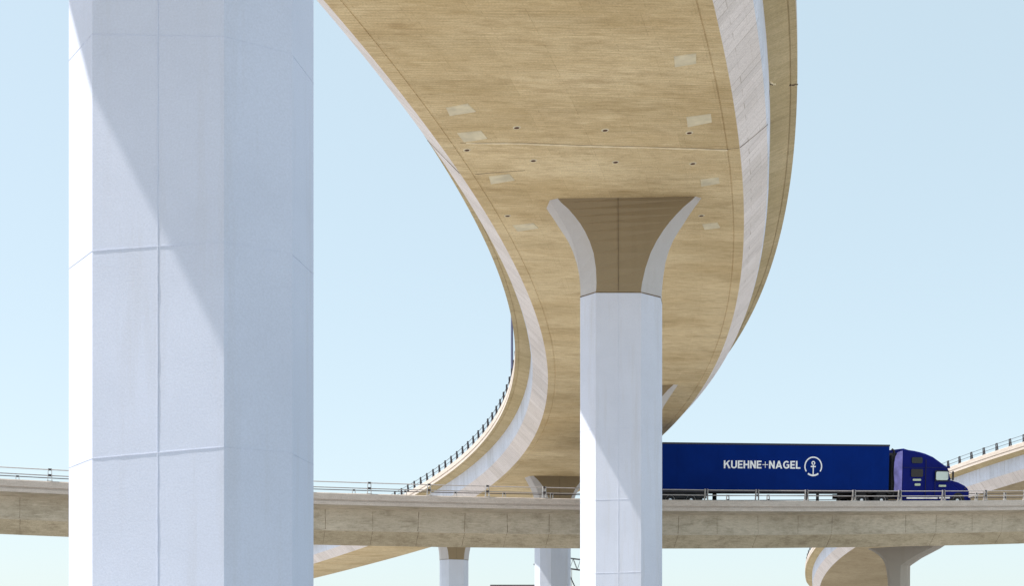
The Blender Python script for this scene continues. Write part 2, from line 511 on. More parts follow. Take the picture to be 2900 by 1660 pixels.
def deck(root, P, s0, s1, mats, a=4.07, w0=.78, w1=.84, ds=1.0, ends=(True, True), solid=True):
    b = HB
    strip("soffit", P, [(-a, 0), (-a + .33, 0), (-a + .335, .018), (-a + .365, .018), (-a + .37, 0),
                        (-2, 0), (0, 0), (2, 0),
                        (a - .37, 0), (a - .365, .018), (a - .335, .018), (a - .33, 0), (a, 0)], s0, s1, mats['soffit'], root, ds)
    for sg in (-1, 1):
        strip("haunch", P, [(sg * a, 0), (sg * (a + w0 - .02), .78)], s0, s1, mats['haunch'], root, ds)
        strip("web", P, [(sg * (a + w0 - .02), .78), (sg * (a + w0 + .03), .90), (sg * (a + w1), 1.95)], s0, s1, mats['web'], root, ds)
        strip("overhang", P, [(sg * (a + w1), 1.95), (sg * (b - .22), 2.13), (sg * (b - .215), 2.155), (sg * (b - .185), 2.155), (sg * (b - .18), 2.135), (sg * b, 2.15)],
              s0, s1, mats['under'], root, ds)
        strip("parapet", P, [(sg * b, 2.15), (sg * b, 2.33), (sg * (b - .06), 2.34), (sg * (b - .06), 2.42), (sg * b, 2.43), (sg * b, 2.74),
                             (sg * (b - .045), 2.78), (sg * (b - .26), 2.78), (sg * (b - .44), 2.40), (sg * (b - .46), 2.28)],
              s0, s1, mats['fascia'], root, ds)
    strip("roadway", P, [(-b + .46, 2.28), (0, 2.29), (b - .46, 2.28)], s0, s1, M['road'], root, ds)
    for en, s in zip(ends, (s0, s1)):
        if en:
            pf = [(-a, 0), (-a - w0, .8), (-a - w1, 1.95), (-b, 2.15), (-b, 2.78), (-b + .26, 2.78), (-b + .46, 2.28), (b - .46, 2.28), (b - .26, 2.78), (b, 2.78), (b, 2.15), (a + w1, 1.95), (a + w0, .8), (a, 0)]
            link("end_wall", [P.pt(s, o, z) for o, z in pf], [tuple(range(len(pf)))], mats['web'], root, uvs=[(o, z) for o, z in pf])

def surf_ribbon(mb, P, pts, w, h, k=0, jit=0.0, sub=10):
    """a raised ragged line on the deck's skin through points (s, o, dz, outward normal (no, nz))"""
    run = []
    for (p, q) in zip(pts, pts[1:]):
        for i in range(sub):
            u = i / sub
            run.append([p[j] * (1 - u) + q[j] * u for j in range(5)])
    run.append(list(pts[-1]))
    vs = []; fs = []
    for s, o, dz, no, nz in run:
        ww = w * (1 + random.uniform(-jit, jit)); s2 = s + random.uniform(-jit, jit) * w * .5
        for ds_, hh in ((-ww / 2, -.004), (-ww / 3, h), (ww / 3, h), (ww / 2, -.004)):
            vs.append(P.pt(s2 + ds_, o + no * hh, dz + nz * hh))
    for i in range(len(run) - 1):
        for j in range(3):
            fs.append((i * 4 + j, i * 4 + j + 1, (i + 1) * 4 + j + 1, (i + 1) * 4 + j))
    mb.add(vs, fs, k)

# ---- the big curved flyover
fly = empty("curved_flyover", FLY.pt(0, 0, 0) * 0, "long tan concrete flyover curving overhead, board-marked underside carried on tall white piers", "flyover")
deck(fly, FLY, -70, 222, dict(soffit=M['soffit'], web=M['web'], haunch=M['haunch'], under=M['under'], fascia=M['fascia']))
RAIL_MATS = [M['galv'], M['dark_steel']]
rails(FLY, -10, 222, -1, fly, M['dark_steel'], [M['dark_steel'], M['dark_steel']], sphase=1.0, sp=2.1, rad=.018, post_range=(28, 150))
rails(FLY, -10, 222, 1, fly, M['dark_steel'], [M['dark_steel'], M['dark_steel']], sphase=1.0, sp=2.1, rad=.018, post_range=(28, 150))

# cross joint with a pale grout ridge in the underside
mb = MB()
surf_ribbon(mb, FLY, [(-6.52, -3.35, 0, 0, -1), (-5.95, -2.0, 0, 0, -1), (-5.14, -.38, 0, 0, -1), (-4.2, 1.7, 0, 0, -1), (-3.26, 3.72, 0, 0, -1)], .06, .02, 0, .45, 14)
surf_ribbon(mb, FLY, [(-6.60, -3.5, 0, 0, -1), (-6.02, -2.0, 0, 0, -1), (-5.21, -.38, 0, 0, -1), (-4.27, 1.7, 0, 0, -1), (-3.34, 3.66, 0, 0, -1), (-3.32, 4.06, 0, 0, -1)], .022, .006, 1, .3, 14)
surf_ribbon(mb, FLY, [(-3.32, 4.08, 0, .7, -.7), (-3.0, 4.46, .40, .7, -.7), (-2.7, 4.85, .80, .7, -.7), (-2.5, 4.91, 1.9, 1, 0)], .03, .008, 1, .2, 8)
surf_ribbon(mb, FLY, [(-4.1, -3.66, 0, 0, -1), (-4.0, -3.0, 0, 0, -1), (-3.85, -2.2, 0, 0, -1)], .03, .006, 1, .3, 8)
surf_ribbon(mb, FLY, [(-4.35, -4.08, 0, -.7, -.7), (-4.7, -4.46, .40, -.7, -.7), (-5.1, -4.85, .80, -.7, -.7), (-5.2, -4.91, 1.9, -1, 0)], .06, .01, 1, .2, 8)
mb.build("expansion_joint", M['ridge'], fly, mats=[M['ridge'], M['brown_line']])
# broken joint in the outer overhang
mb = MB()
surf_ribbon(mb, FLY, [(-2.8, 4.93, 1.952, 0, -1), (-2.65, 5.02, 1.985, 0, -1), (-2.45, 5.2, 2.08, 0, -1), (-2.1, 5.5, 2.14, 0, -1), (-2.05, 5.74, 2.15, 0, -1)], .09, .012, 1, .6, 10)
surf_ribbon(mb, FLY, [(-2.93, 4.94, 1.96, 0, -1), (-2.7, 5.03, 1.99, 0, -1), (-2.62, 5.1, 2.01, 0, -1)], .08, .03, 0, .6, 8)
surf_ribbon(mb, FLY, [(-2.60, 5.1, 2.058, 0, -1), (-2.40, 5.3, 2.1, 0, -1)], .05, .025, 0, .6, 6)
mb.build("expansion_joint", M['ridge'], fly, mats=[M['ridge'], M['dirt']])['label'] = "ragged broken joint in the outer overhang"
# mortar patches
pm = None
for i, (s, o, ls, lo) in enumerate([(-8.8, -2.96, .62, .70), (-6.98, -3.06, .62, .72), (-3.44, -3.0, .62, .74), (-5.72, 3.08, .62, .62), (-.94, 3.08, .6, .62),
                                    (3.32, 2.96, .6, .56), (1.16, -3.08, .6, .72), (-9.6, 3.1, .6, .6)]):
    m_ = MB()
    j = lambda: random.uniform(-.06, .06)
    q = [(s - ls / 2 + j(), o - lo / 2 + j()), (s - ls / 2 + j(), o + lo / 2 + j()), (s + ls / 2 + j(), o + lo / 2 + j()), (s + ls / 2 + j(), o - lo / 2 + j())]
    vs = [FLY.pt(a_, b_, .01) for a_, b_ in q] + [FLY.pt(s + (a_ - s) * .95, o + (b_ - o) * .95, -.018) for a_, b_ in q]
    m_.add(vs, [(0, 1, 5, 4), (1, 2, 6, 5), (2, 3, 7, 6), (3, 0, 4, 7), (4, 5, 6, 7)])
    m_.build("repair_patch", M['mortar'], fly)
# drain holes
for s, o in [(-7.06, -1.78), (-5.98, .5), (-4.94, 2.74), (-6.02, -3.45), (-4.52, -1.82), (-3.52, .46), (-2.58, 2.66), (-.12, -3.45), (2.14, 2.68), (-20.2, -1.8), (-19.4, .5), (-18.6, 2.7)]:
    m_ = MB(); n = 16
    ring = lambda r_, z_: [FLY.pt(s + r_ * math.cos(2 * math.pi * i / n), o + r_ * math.sin(2 * math.pi * i / n), z_) for i in range(n)]
    m_.add(ring(.115, .002) + ring(.10, -.012) + ring(.072, -.012), [(i, (i + 1) % n, n + (i + 1) % n, n + i) for i in range(n)] + [(n + i, n + (i + 1) % n, 2 * n + (i + 1) % n, 2 * n + i) for i in range(n)], 0)
    m_.add(ring(.072, -.012) + ring(.066, .0), [(i, (i + 1) % n, n + (i + 1) % n, n + i) for i in range(n)], 1)
    m_.add(ring(.07, -.004), [tuple(range(n))], 1)
    m_.build("drain_hole", M['mortar'], fly, mats=[M['mortar'], M['rust_hole']])

# ---- the crossing bridge
bri = empty("crossing_bridge", (0, 0, 0), "weathered grey-brown box girder bridge crossing the whole view, the dark blue truck on it", "bridge")
deck(bri, BRI, -62, 68, dict(soffit=M['grey_web'], web=M['grey_web'], haunch=M['grey_haunch'], under=M['grey_web'], fascia=M['grey_fascia']), a=HB - 1.48, w0=.55, w1=.62, ds=.5)
rails(BRI, -60, 66, 1, bri, M['rail_steel'], RAIL_MATS, sphase=-7.854, post_range=(-34, 42))
rails(BRI, -60, 66, -1, bri, M['dark_steel'], RAIL_MATS, sphase=-7.0, post_range=(-40, 50))
# form joints down the girder side
for k in range(-22, 24):
    mb = MB()
    s = k * 2.55 + random.uniform(-.15, .15)
    aa = HB - 1.48
    if random.random() < .86:
        surf_ribbon(mb, BRI, [(s, aa + .62, 1.9, 1, 0), (s + random.uniform(-.05, .05), aa + .58, .85, 1, 0)], .012 + .018 * random.random(), .004, 0, .5, 6)
    if random.random() < .7:
        surf_ribbon(mb, BRI, [(s, aa + .54, .79, .8, -.6), (s - .05, aa + .02, .03, .8, -.6)], .012 + .018 * random.random(), .004, 0, .5, 6)
    if mb.v: mb.build("form_joint", M['brown_line'], bri)

# ---- the ramp on the right
rmp = empty("ramp_bridge", (0, 0, 0), "pale concrete ramp rising behind the truck's bonnet, its sunlit parapet topped by dark posts", "ramp")
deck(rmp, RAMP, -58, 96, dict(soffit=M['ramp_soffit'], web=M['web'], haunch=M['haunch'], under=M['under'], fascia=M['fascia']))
rails(RAMP, -58, 90, -1, rmp, M['dark_steel'], [M['dark_steel'], M['dark_steel']], sphase=0.6, sp=1.5, rad=.018, post_range=(-20, 75), lean=-3)
rails(RAMP, -58, 50, 1, rmp, M['dark_steel'], [M['dark_steel'], M['dark_steel']], sphase=0.6, sp=1.5, rad=.018, post_range=(-20, 45))

# ------------------------------------------------------------------ piers
def outline(W, D, c, f=None):
    """octagon: W wide, D deep, c = chamfer depth, f = half width of the front face"""
    f = W / 2 - c if f is None else f
    h = W / 2; d = D / 2
    return [(-h, -d + c), (-f, -d), (f, -d), (h, -d + c), (h, d - c), (f, d), (-f, d), (-h, d - c)]

def pier(name, label, X, Y, zj, W, D, c, phi, mcol, caps=None, group="flyover piers", tilt=0.0, seams=(), vseam=True, z0=-.5, cap_h=2.9, mcap=None, cat="bridge pier",
         seam_w=.022, skew=0.0, cap_slope=0.0, capf=None):
    root = empty(name, (X, Y, 0), label, cat, group)
    root.rotation_euler = (0, 0, R(phi))
    ol = outline(W, D, c)
    vs = []; fs = []
    for z in (z0, None):
        for x, y in ol:
            vs.append(Vector((x, y, (zj + tilt * x) if z is None else z)))
    for i in range(8):
        fs.append((i, (i + 1) % 8, 8 + (i + 1) % 8, 8 + i))
    fs.append(tuple(range(8, 16)))
    mb = MB(); mb.add(vs, fs)
    def ridge(p, q, nrm, w, h, jag):
        """ragged fin of grout along p-q on a face with outward normal nrm"""
        p, q, nrm = Vector(p), Vector(q), Vector(nrm)
        n = max(2, int((q - p).length / .12)); d = (q - p).normalized(); sd_ = d.cross(nrm).normalized()
        V = []; F = []
        for i in range(n + 1):
            a = p + (q - p) * i / n
            ww = w * (1 + random.uniform(-jag, jag)); hh = h * (1 + random.uniform(-jag, jag)); off = sd_ * random.uniform(-.15, .15) * w
            V += [a + off - sd_ * ww / 2 - nrm * .003, a + off - sd_ * ww / 3 + nrm * hh, a + off + sd_ * ww / 3 + nrm * hh, a + off + sd_ * ww / 2 - nrm * .003]
        for i in range(n):
            for j in range(3):
                F.append((i * 4 + j, i * 4 + j + 1, (i + 1) * 4 + j + 1, (i + 1) * 4 + j))
        F.append((3, 2, 1, 0)); F.append((n * 4, n * 4 + 1, n * 4 + 2, n * 4 + 3))
        mb.add(V, F)
    f = W / 2 - c
    if vseam:
        ridge((0, -D / 2, z0 + .2), (0, -D / 2, zj - .02), (0, -1, 0), seam_w, .006, .3)
    for z, t, w in seams:
        ridge((-f, -D / 2, z - t), (f, -D / 2, z + t), (0, -1, 0), w, .005, .25)
        nn = Vector((1, -1, 0)).normalized()
        ridge((f, -D / 2, z + t), (W / 2, -D / 2 + c, z + t + .02), nn, w * .5, .003, .25)
        nn = Vector((-1, -1, 0)).normalized()
        ridge((-W / 2, -D / 2 + c, z - t), (-f, -D / 2, z - t), nn, w * .3, .004, .2)
        ridge((W / 2, -D / 2 + c, z + t), (W / 2, D / 2 - c, z + t), (1, 0, 0), w * .4, .005, .2)
    mb.build("column", mcol, root)
    if caps:
        # (height fraction, half width, half width of the front face)
        loops = []
        zc = zj
        for i, (t, hw, ff) in enumerate([(0, W / 2 - .02, f)] + [(.008, W / 2 - .02, f)] + list(caps)):
            cc = c * (1 - .72 * min(1, t))
            a = R(skew) * t
            lp = []
            Dt = D * (1 - .45 * min(1, t))
            for x, y in outline(hw * 2, Dt, cc if i > 1 else c, ff):
                y -= (D - Dt) / 2
                X2 = x * math.cos(a) - y * math.sin(a); Y2 = x * math.sin(a) + y * math.cos(a)
                lp.append(Vector((X2, Y2, zj + cap_h * t + (tilt * (1 - t) + cap_slope * t) * x)))
            loops.append(lp)
        V = [p for lp in loops for p in lp]; F = []; K = []
        for i in range(len(loops) - 1):
            for j in range(8):
                F.append((i * 8 + j, i * 8 + (j + 1) % 8, (i + 1) * 8 + (j + 1) % 8, (i + 1) * 8 + j))
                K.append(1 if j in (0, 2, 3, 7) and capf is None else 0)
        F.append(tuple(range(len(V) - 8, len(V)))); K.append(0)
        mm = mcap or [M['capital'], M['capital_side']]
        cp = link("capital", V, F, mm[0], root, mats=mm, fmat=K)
        # dark construction joint and centre seam
        g = MB()
        mid = lambda lp: lp[1].lerp(lp[2], min(1, max(0, (0 - lp[1].x) / (lp[2].x - lp[1].x))))
        g.add([(x * 1.006, y * 1.006, zj - .015 + tilt * x) for x, y in ol] + [(x * 1.006, y * 1.006, zj + .018 + tilt * x) for x, y in ol],
              [(i, (i + 1) % 8, 8 + (i + 1) % 8, 8 + i) for i in range(8)])
        pts = []
        for lp in loops[2:]:
            pts.append(mid(lp) + Vector((0, -.004, 0)))
        for p, q in zip(pts, pts[1:]):
            g.bar(p, q, .014, .010, up=(0, 1, 0))
        g.build("joint_line", M['brown_line'], cp)
    return root

CAPS = [(.02, 1.28, .71), (.10, 1.285, .72), (.26, 1.34, .78), (.43, 1.43, .90), (.56, 1.55, 1.06), (.67, 1.70, 1.24), (.76, 1.87, 1.42), (.84, 2.04, 1.62), (.92, 2.20, 1.84), (1.0, 2.38, 2.12), (1.06, 2.50, 2.28)]

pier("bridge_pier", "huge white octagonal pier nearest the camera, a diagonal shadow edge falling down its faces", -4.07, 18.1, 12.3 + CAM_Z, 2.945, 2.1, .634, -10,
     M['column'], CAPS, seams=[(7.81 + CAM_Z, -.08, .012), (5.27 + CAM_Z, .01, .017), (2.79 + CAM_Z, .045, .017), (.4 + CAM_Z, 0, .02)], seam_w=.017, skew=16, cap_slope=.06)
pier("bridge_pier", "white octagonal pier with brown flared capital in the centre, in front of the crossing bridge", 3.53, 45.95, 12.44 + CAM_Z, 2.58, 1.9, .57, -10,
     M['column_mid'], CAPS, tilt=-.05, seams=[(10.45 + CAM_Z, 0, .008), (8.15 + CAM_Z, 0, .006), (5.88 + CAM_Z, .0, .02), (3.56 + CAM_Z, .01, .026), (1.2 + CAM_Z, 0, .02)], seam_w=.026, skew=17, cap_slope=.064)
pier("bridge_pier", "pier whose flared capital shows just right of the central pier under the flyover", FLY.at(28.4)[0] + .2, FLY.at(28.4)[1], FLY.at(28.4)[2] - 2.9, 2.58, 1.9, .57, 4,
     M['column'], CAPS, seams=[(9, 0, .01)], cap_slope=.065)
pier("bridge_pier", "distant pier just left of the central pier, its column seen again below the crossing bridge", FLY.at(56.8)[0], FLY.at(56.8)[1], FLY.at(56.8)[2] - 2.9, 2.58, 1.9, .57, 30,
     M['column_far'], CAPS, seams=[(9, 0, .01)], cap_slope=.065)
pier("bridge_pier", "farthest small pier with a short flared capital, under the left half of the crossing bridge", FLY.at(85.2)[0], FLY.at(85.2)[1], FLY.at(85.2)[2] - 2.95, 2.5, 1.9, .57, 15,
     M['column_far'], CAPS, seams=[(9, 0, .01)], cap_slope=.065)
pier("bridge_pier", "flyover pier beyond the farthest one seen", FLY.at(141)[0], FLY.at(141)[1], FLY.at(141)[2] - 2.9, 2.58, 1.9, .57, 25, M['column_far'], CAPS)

# pier of the crossing bridge: slim, with a wing-shaped capital reaching out under the near edge
sp_ = BRI.pt(27.62, 1.6, 0)
slim = empty("bridge_pier", (sp_.x, sp_.y, 0), "slim grey pier with a wing-shaped capital under the right half of the crossing bridge", "bridge pier")
slim.rotation_euler = (0, 0, R(-38))
zt_ = sp_.z - 1.32
V = []; F = []
for z in (-.5, zt_ - 1.3):
    V += [Vector((x_, y_, z)) for x_, y_ in outline(1.26, 1.1, .3)]
for j in range(8): F.append((j, (j + 1) % 8, 8 + (j + 1) % 8, 8 + j))
link("column", V, F, M['pier_grey'], slim)
V = []; F = []; K = []
prof_ = [(-1.3, .63, .63), (-.7, .66, .63), (0, .78, .64), (.22, .86, 1.0), (.47, .98, 1.42), (.75, 1.25, 2.05), (1.0, 1.6, 2.6), (1.2, 2.0, 2.95)]
for dz, l_, r_ in prof_:
    cc = .3
    f_ = outline(1.26, 1.1, cc)
    for x_, y_ in f_:
        V.append(Vector(((x_ + .63 - l_) if x_ < 0 else (x_ - .63 + r_), y_, zt_ + dz)))
for i in range(len(prof_) - 1):
    for j in range(8): F.append((i * 8 + j, i * 8 + (j + 1) % 8, (i + 1) * 8 + (j + 1) % 8, (i + 1) * 8 + j))
F.append(tuple(range(len(V) - 8, len(V))))
link("capital", V, F, M['pier_grey'], slim)

for s_, lab in ((-16.5, "slim pier of the crossing bridge standing hidden behind the huge white pier"), (7.3, "slim pier of the crossing bridge standing hidden behind the central pier")):
    c_ = slim.copy(); COL.objects.link(c_)
    b_ = BRI.pt(s_, 1.6, 0)
    c_.location = (b_.x, b_.y, b_.z - sp_.z); c_.rotation_euler = (0, 0, R(-72)); c_['label'] = lab
    for ch in list(slim.children):
        d_ = ch.copy(); COL.objects.link(d_); d_.parent = c_
for s_ in (-20, 66):
    pier("bridge_pier", "pier of the right-hand ramp, nearer the camera end" if s_ < 0 else "pier of the right-hand ramp, far low end", RAMP.at(s_)[0], RAMP.at(s_)[1], RAMP.at(s_)[2] - 2.9, 2.58, 1.9, .57,
         -math.degrees(RAMP.at(s_)[3]), M['column_far'], CAPS, group="ramp piers")

# ------------------------------------------------------------------ ground
m, nt, b = mat("dry_tan_soil")
tc = nt.nodes.new("ShaderNodeTexCoord")
c = mixc(nt, (0.42, 0.41, 0.405), (0.34, 0.33, 0.32), ramp(nt, noise(nt, tc.outputs["Object"], .03, 8, .6), .35, .65))
c = mixc(nt, c, (0.24, 0.23, 0.18), ramp(nt, noise(nt, tc.outputs["Object"], .4, 8, .7), .55, .75, 0, .6))
nt.links.new(c, b.inputs["Base Color"]); b.inputs["Roughness"].default_value = 1
b.inputs["Specular IOR Level"].default_value = .1
M['soil'] = m
N_ = 40; ext = 3000
vs = []; fs = []
for i in range(N_ + 1):
    for j in range(N_ + 1):
        vs.append((-ext + 2 * ext * i / N_, -ext + 2 * ext * j / N_, 0))
for i in range(N_):
    for j in range(N_):
        fs.append((i * (N_ + 1) + j, (i + 1) * (N_ + 1) + j, (i + 1) * (N_ + 1) + j + 1, i * (N_ + 1) + j + 1))
tag(link("ground", vs, fs, M['soil']), "dry tan bare ground beneath the interchange", "ground", kind="structure")

# ------------------------------------------------------------------ truck
exec_truck = True
TM = {}
TM['trailer'] = simple("navy_trailer_paint", (0.0005, 0.019, 0.165), .6, 0, vary=.08, scale=1.2, spec=.05)
TM['cab'] = simple("royal_blue_cab_paint", (0.0005, 0.006, 0.14), .5, 0, vary=.1, scale=1.5, spec=.12)
TM['fairing'] = simple("reflection_lavender_fairing", (0.20, 0.18, 0.48), .35, .3, vary=.35, scale=2.2)  # lavender reflection on the shiny panel, put into its base colour
TM['white'] = simple("white_lettering", (0.92, 0.93, 0.95), .5, vary=.02)
TM['black'] = simple("black_rubber", (0.012, 0.012, 0.014), .7)
TM['chassis'] = simple("black_chassis", (0.02, 0.02, 0.022), .6, .2)
TM['alu'] = simple("polished_aluminium", (0.75, 0.76, 0.78), .3, .8)
TM['glass_dark'] = simple("dark_window_glass", (0.006, 0.007, 0.009), .08, 0)
TM['badge'] = simple("pale_green_badge", (0.48, 0.55, 0.42), .5)
TM['rail'] = simple("dark_bronze_edge_rail", (0.02, 0.02, 0.03), .4, .3)
gm, gnt, gb = mat("sky_pale_side_glass")
gb.inputs["Base Color"].default_value = (0.62, 0.70, 0.66, 1)  # opaque pane; the sky seen through the cab is painted as its colour
gb.inputs["Roughness"].default_value = .15
gb.inputs["Metallic"].default_value = .0
gb.inputs["Transmission Weight"].default_value = .0
gb.inputs["IOR"].default_value = 1.1
TM['glass'] = gm

truck = empty("semi_truck", (0, 0, 0), "dark blue articulated truck with a long lettered trailer driving right across the crossing bridge", "truck")
T_S, T_IN, T_Z = 24.92, 1.3, 2.31         # where the trailer's front corner sits on the bridge, how far in, height
sa, sb = T_S - 17.0, T_S + 1.0
pa = BRI.pt(sa, HB - T_IN - 1.3 - 1.7, T_Z); pb = BRI.pt(sb, HB - T_IN - 1.3, T_Z)
pf_ = BRI.pt(T_S, HB - T_IN - 1.3, T_Z)
fx = (pb - pa).normalized()
lat = BRI.pt(T_S - 8, -1, 0) - BRI.pt(T_S - 8, 1, 0)      # towards the far side
lat = (lat - fx * lat.dot(fx)).normalized()
up = fx.cross(lat)
tm = Matrix((fx, lat, up)).transposed().to_4x4()
tm.translation = pa + fx * (pf_ - pa).dot(fx)
truck.matrix_world = tm
L_ = 16.15; HW = 1.29; V0, V1 = 1.02, 3.86
tr = MB()
tr.box(-L_, 0, -HW, HW, V0, V1, 0, .035)
trailer = tr.build("trailer", TM['trailer'], truck)
q = MB()                                   # upright panel seams, flush posts
for i in range(1, 13):
    x = -L_ + i * L_ / 13
    q.box(x - .012, x + .012, -HW - .004, -HW + .01, V0 + .14, V1 - .12)
q.build("panel_seams", TM['trailer'], trailer)
q = MB()
q.box(-L_ + .02, .004, -HW - .012, -HW + .02, V1 - .10, V1 + .006)
q.box(-L_ + .02, .004, HW - .02, HW + .012, V1 - .10, V1 + .006)
q.build("top_rail", TM['rail'], trailer)
q = MB()
q.box(-L_ + .02, .004, -HW - .014, -HW + .02, V0 - .05, V0 + .11)
q.box(-L_ + .02, .004, HW - .02, HW + .014, V0 - .05, V0 + .11)
q.build("bottom_rail", TM['rail'], trailer)

# lettering, flat film 4 mm off the side
def arc(cx, cz, r, a0, a1, n=14):
    return [(cx + r * math.cos(R(a0 + (a1 - a0) * i / n)), cz + r * math.sin(R(a0 + (a1 - a0) * i / n))) for i in range(n + 1)]
def glyph(ch):
    t = .21
    if ch == 'K': return [[(0, 0), (t, 0), (t, 1), (0, 1)], [(t, .34), (.37, .52), (.64, 0), (.90, 0), (.52, .68), (.86, 1), (.60, 1), (t, .60)]], .86
    if ch == 'U':
        o_ = arc(.40, .34, .40, 180, 360, 16); i_ = arc(.40, .36, .19, 360, 180, 12)
        o_ = [(x, .34 + (z - .34) * .87) for x, z in o_]
        return [[(0, 1)] + o_ + [(.80, 1), (.59, 1)] + i_ + [(.21, 1)]], .80
    if ch == 'E': return [[(0, 0), (.66, 0), (.66, .18), (t, .18), (t, .41), (.60, .41), (.60, .59), (t, .59), (t, .82), (.65, .82), (.65, 1), (0, 1)]], .66
    if ch == 'H': return [[(0, 0), (t, 0), (t, .40), (.57, .40), (.57, 0), (.78, 0), (.78, 1), (.57, 1), (.57, .59), (t, .59), (t, 1), (0, 1)]], .78
    if ch == 'N': return [[(0, 0), (t, 0), (t, .62), (.56, 0), (.78, 0), (.78, 1), (.57, 1), (.57, .38), (.22, 1), (0, 1)]], .78
    if ch == 'L': return [[(0, 0), (.62, 0), (.62, .18), (t, .18), (t, 1), (0, 1)]], .62
    if ch == 'A': return [[(0, 0), (.21, 0), (.29, .20), (.36, .37), (.46, .72), (.56, .37), (.63, .20), (.71, 0), (.92, 0), (.57, 1), (.35, 1)],
                          [(.29, .20), (.63, .20), (.56, .37), (.36, .37)]], .92
    if ch == 'G':
        o_ = arc(.46, .5, .46, 45, 305, 26); i_ = arc(.46, .5, .255, 300, 45, 22)
        o_ = [(x, .5 + (z - .5) * 1.1) for x, z in o_]
        i_ = [(x, .5 + (z - .5) * 1.25) for x, z in i_]
        return [o_ + [(.86, .12), (.86, .56), (.48, .56), (.48, .40), (.66, .40), (.66, .24)] + i_], .88
    if ch == '+': return [[(0, .45), (.36, .45), (.36, .09), (.44, .09), (.44, .45), (.80, .45), (.80, .53), (.44, .53), (.44, .89), (.36, .89), (.36, .53), (0, .53)]], .80
def put(mbx, polys, x, z, sc, sx=1.0):
    for p in polys:
        P2 = [Vector((a, c_, 0)) for a, c_ in p]
        tris = tessellate_polygon([P2])
        mbx.add([(x + a * sc * sx, -HW - .018, z + c_ * sc) for a, c_ in p], [tuple(t_) for t_ in tris])
TXT = "KUEHNE+NAGEL"
H_ = .46; gap = .11
tot = sum(glyph(c_)[1] for c_ in TXT) + gap * (len(TXT) - 1)
x0_, x1_ = -10.78, -5.88
sx = (x1_ - x0_) / (tot * H_)
mbx = MB(); x = x0_
for c_ in TXT:
    g_, w_ = glyph(c_)
    put(mbx, g_, x, 2.38, H_, sx)
    x += (w_ + gap) * H_ * sx
mbx.build("lettering", TM['white'], trailer)
mbx = MB(); cx_, cz_, rr = -5.04, 2.53, .58
def ringseg(r0, r1, a0, a1, n=40):
    o_ = arc(0, 0, r1, a0, a1, n); i_ = arc(0, 0, r0, a0, a1, n)
    return [[o_[i], o_[i + 1], i_[i + 1], i_[i]] for i in range(n)]
put(mbx, ringseg(.87, 1.0, -34, 214, 60), cx_, cz_, rr)
put(mbx, ringseg(.85, 1.02, -128, -94, 10) + ringseg(.85, 1.02, -86, -52, 10), cx_, cz_, rr)
put(mbx, [[(-.07, -1.02), (.07, -1.02), (.06, -.85), (-.06, -.85)], [(-.06, -.85), (.06, -.85), (.06, -.09), (-.06, -.09)],
          [(-.28, -.09), (.28, -.09), (.28, .04), (-.28, .04)], [(-.06, .04), (.06, .04), (.06, .17), (-.06, .17)]], cx_, cz_, rr)
put(mbx, [[(a + 0, b_ + .34) for a, b_ in p] for p in ringseg(.10, .21, -72, 252, 20)], cx_, cz_, rr)
mbx.build("anchor_logo", TM['white'], trailer)

def wheel(parent, x, y, r=.51, w=.28, dual=False, name="wheel"):
    mbw = MB()
    mbw.lathe_y((x, y, r), [(-w / 2, r * .56), (-w / 2 - .01, r * .80), (-w / 2 + .02, r * .97), (-w / 4, r), (w / 4, r), (w / 2 - .02, r * .97), (w / 2 + .01, r * .80), (w / 2, r * .56)], 30)
    wh = mbw.build(name, TM['black'], parent, smooth=False)
    rm = MB()
    rm.lathe_y((x, y - w / 2 - .005, r), [(0.02, r * .58), (-.01, r * .57), (.05, r * .46), (.06, r * .22), (-.03, r * .20), (-.05, r * .10)], 24)
    rm.build("rim", TM['alu'], wh)
    return wh
# underframe
q = MB()
q.box(-L_ + .3, -.3, -.45, -.35, .93, 1.0); q.box(-L_ + .3, -.3, .35, .45, .93, 1.0)
q.box(-14.9, -11.8, -1.2, -1.0, .60, .98); q.box(-14.9, -11.8, -.55, .55, .55, .98)
q.build("underframe", TM['chassis'], trailer)
for x in (-14.1, -12.8):
    for y in (-1.08, -.74, .74, 1.08): wheel(truck, x, y)
for y in (-.8, .8):
    q = MB(); q.box(-4.55, -4.42, y - .07, y + .07, .25, .98); q.box(-4.65, -4.32, y - .14, y + .14, .2, .26); q.bar((-4.48, y, .95), (-3.9, y, .98), .05)
    q.build("landing_leg", TM['chassis'], truck)
q = MB(); q.box(-15.9, -15.86, -1.25, 1.25, .45, .95); q.box(-11.2, -11.17, -1.2, -.6, .3, .95); q.build("mud_flap", TM['black'], truck)

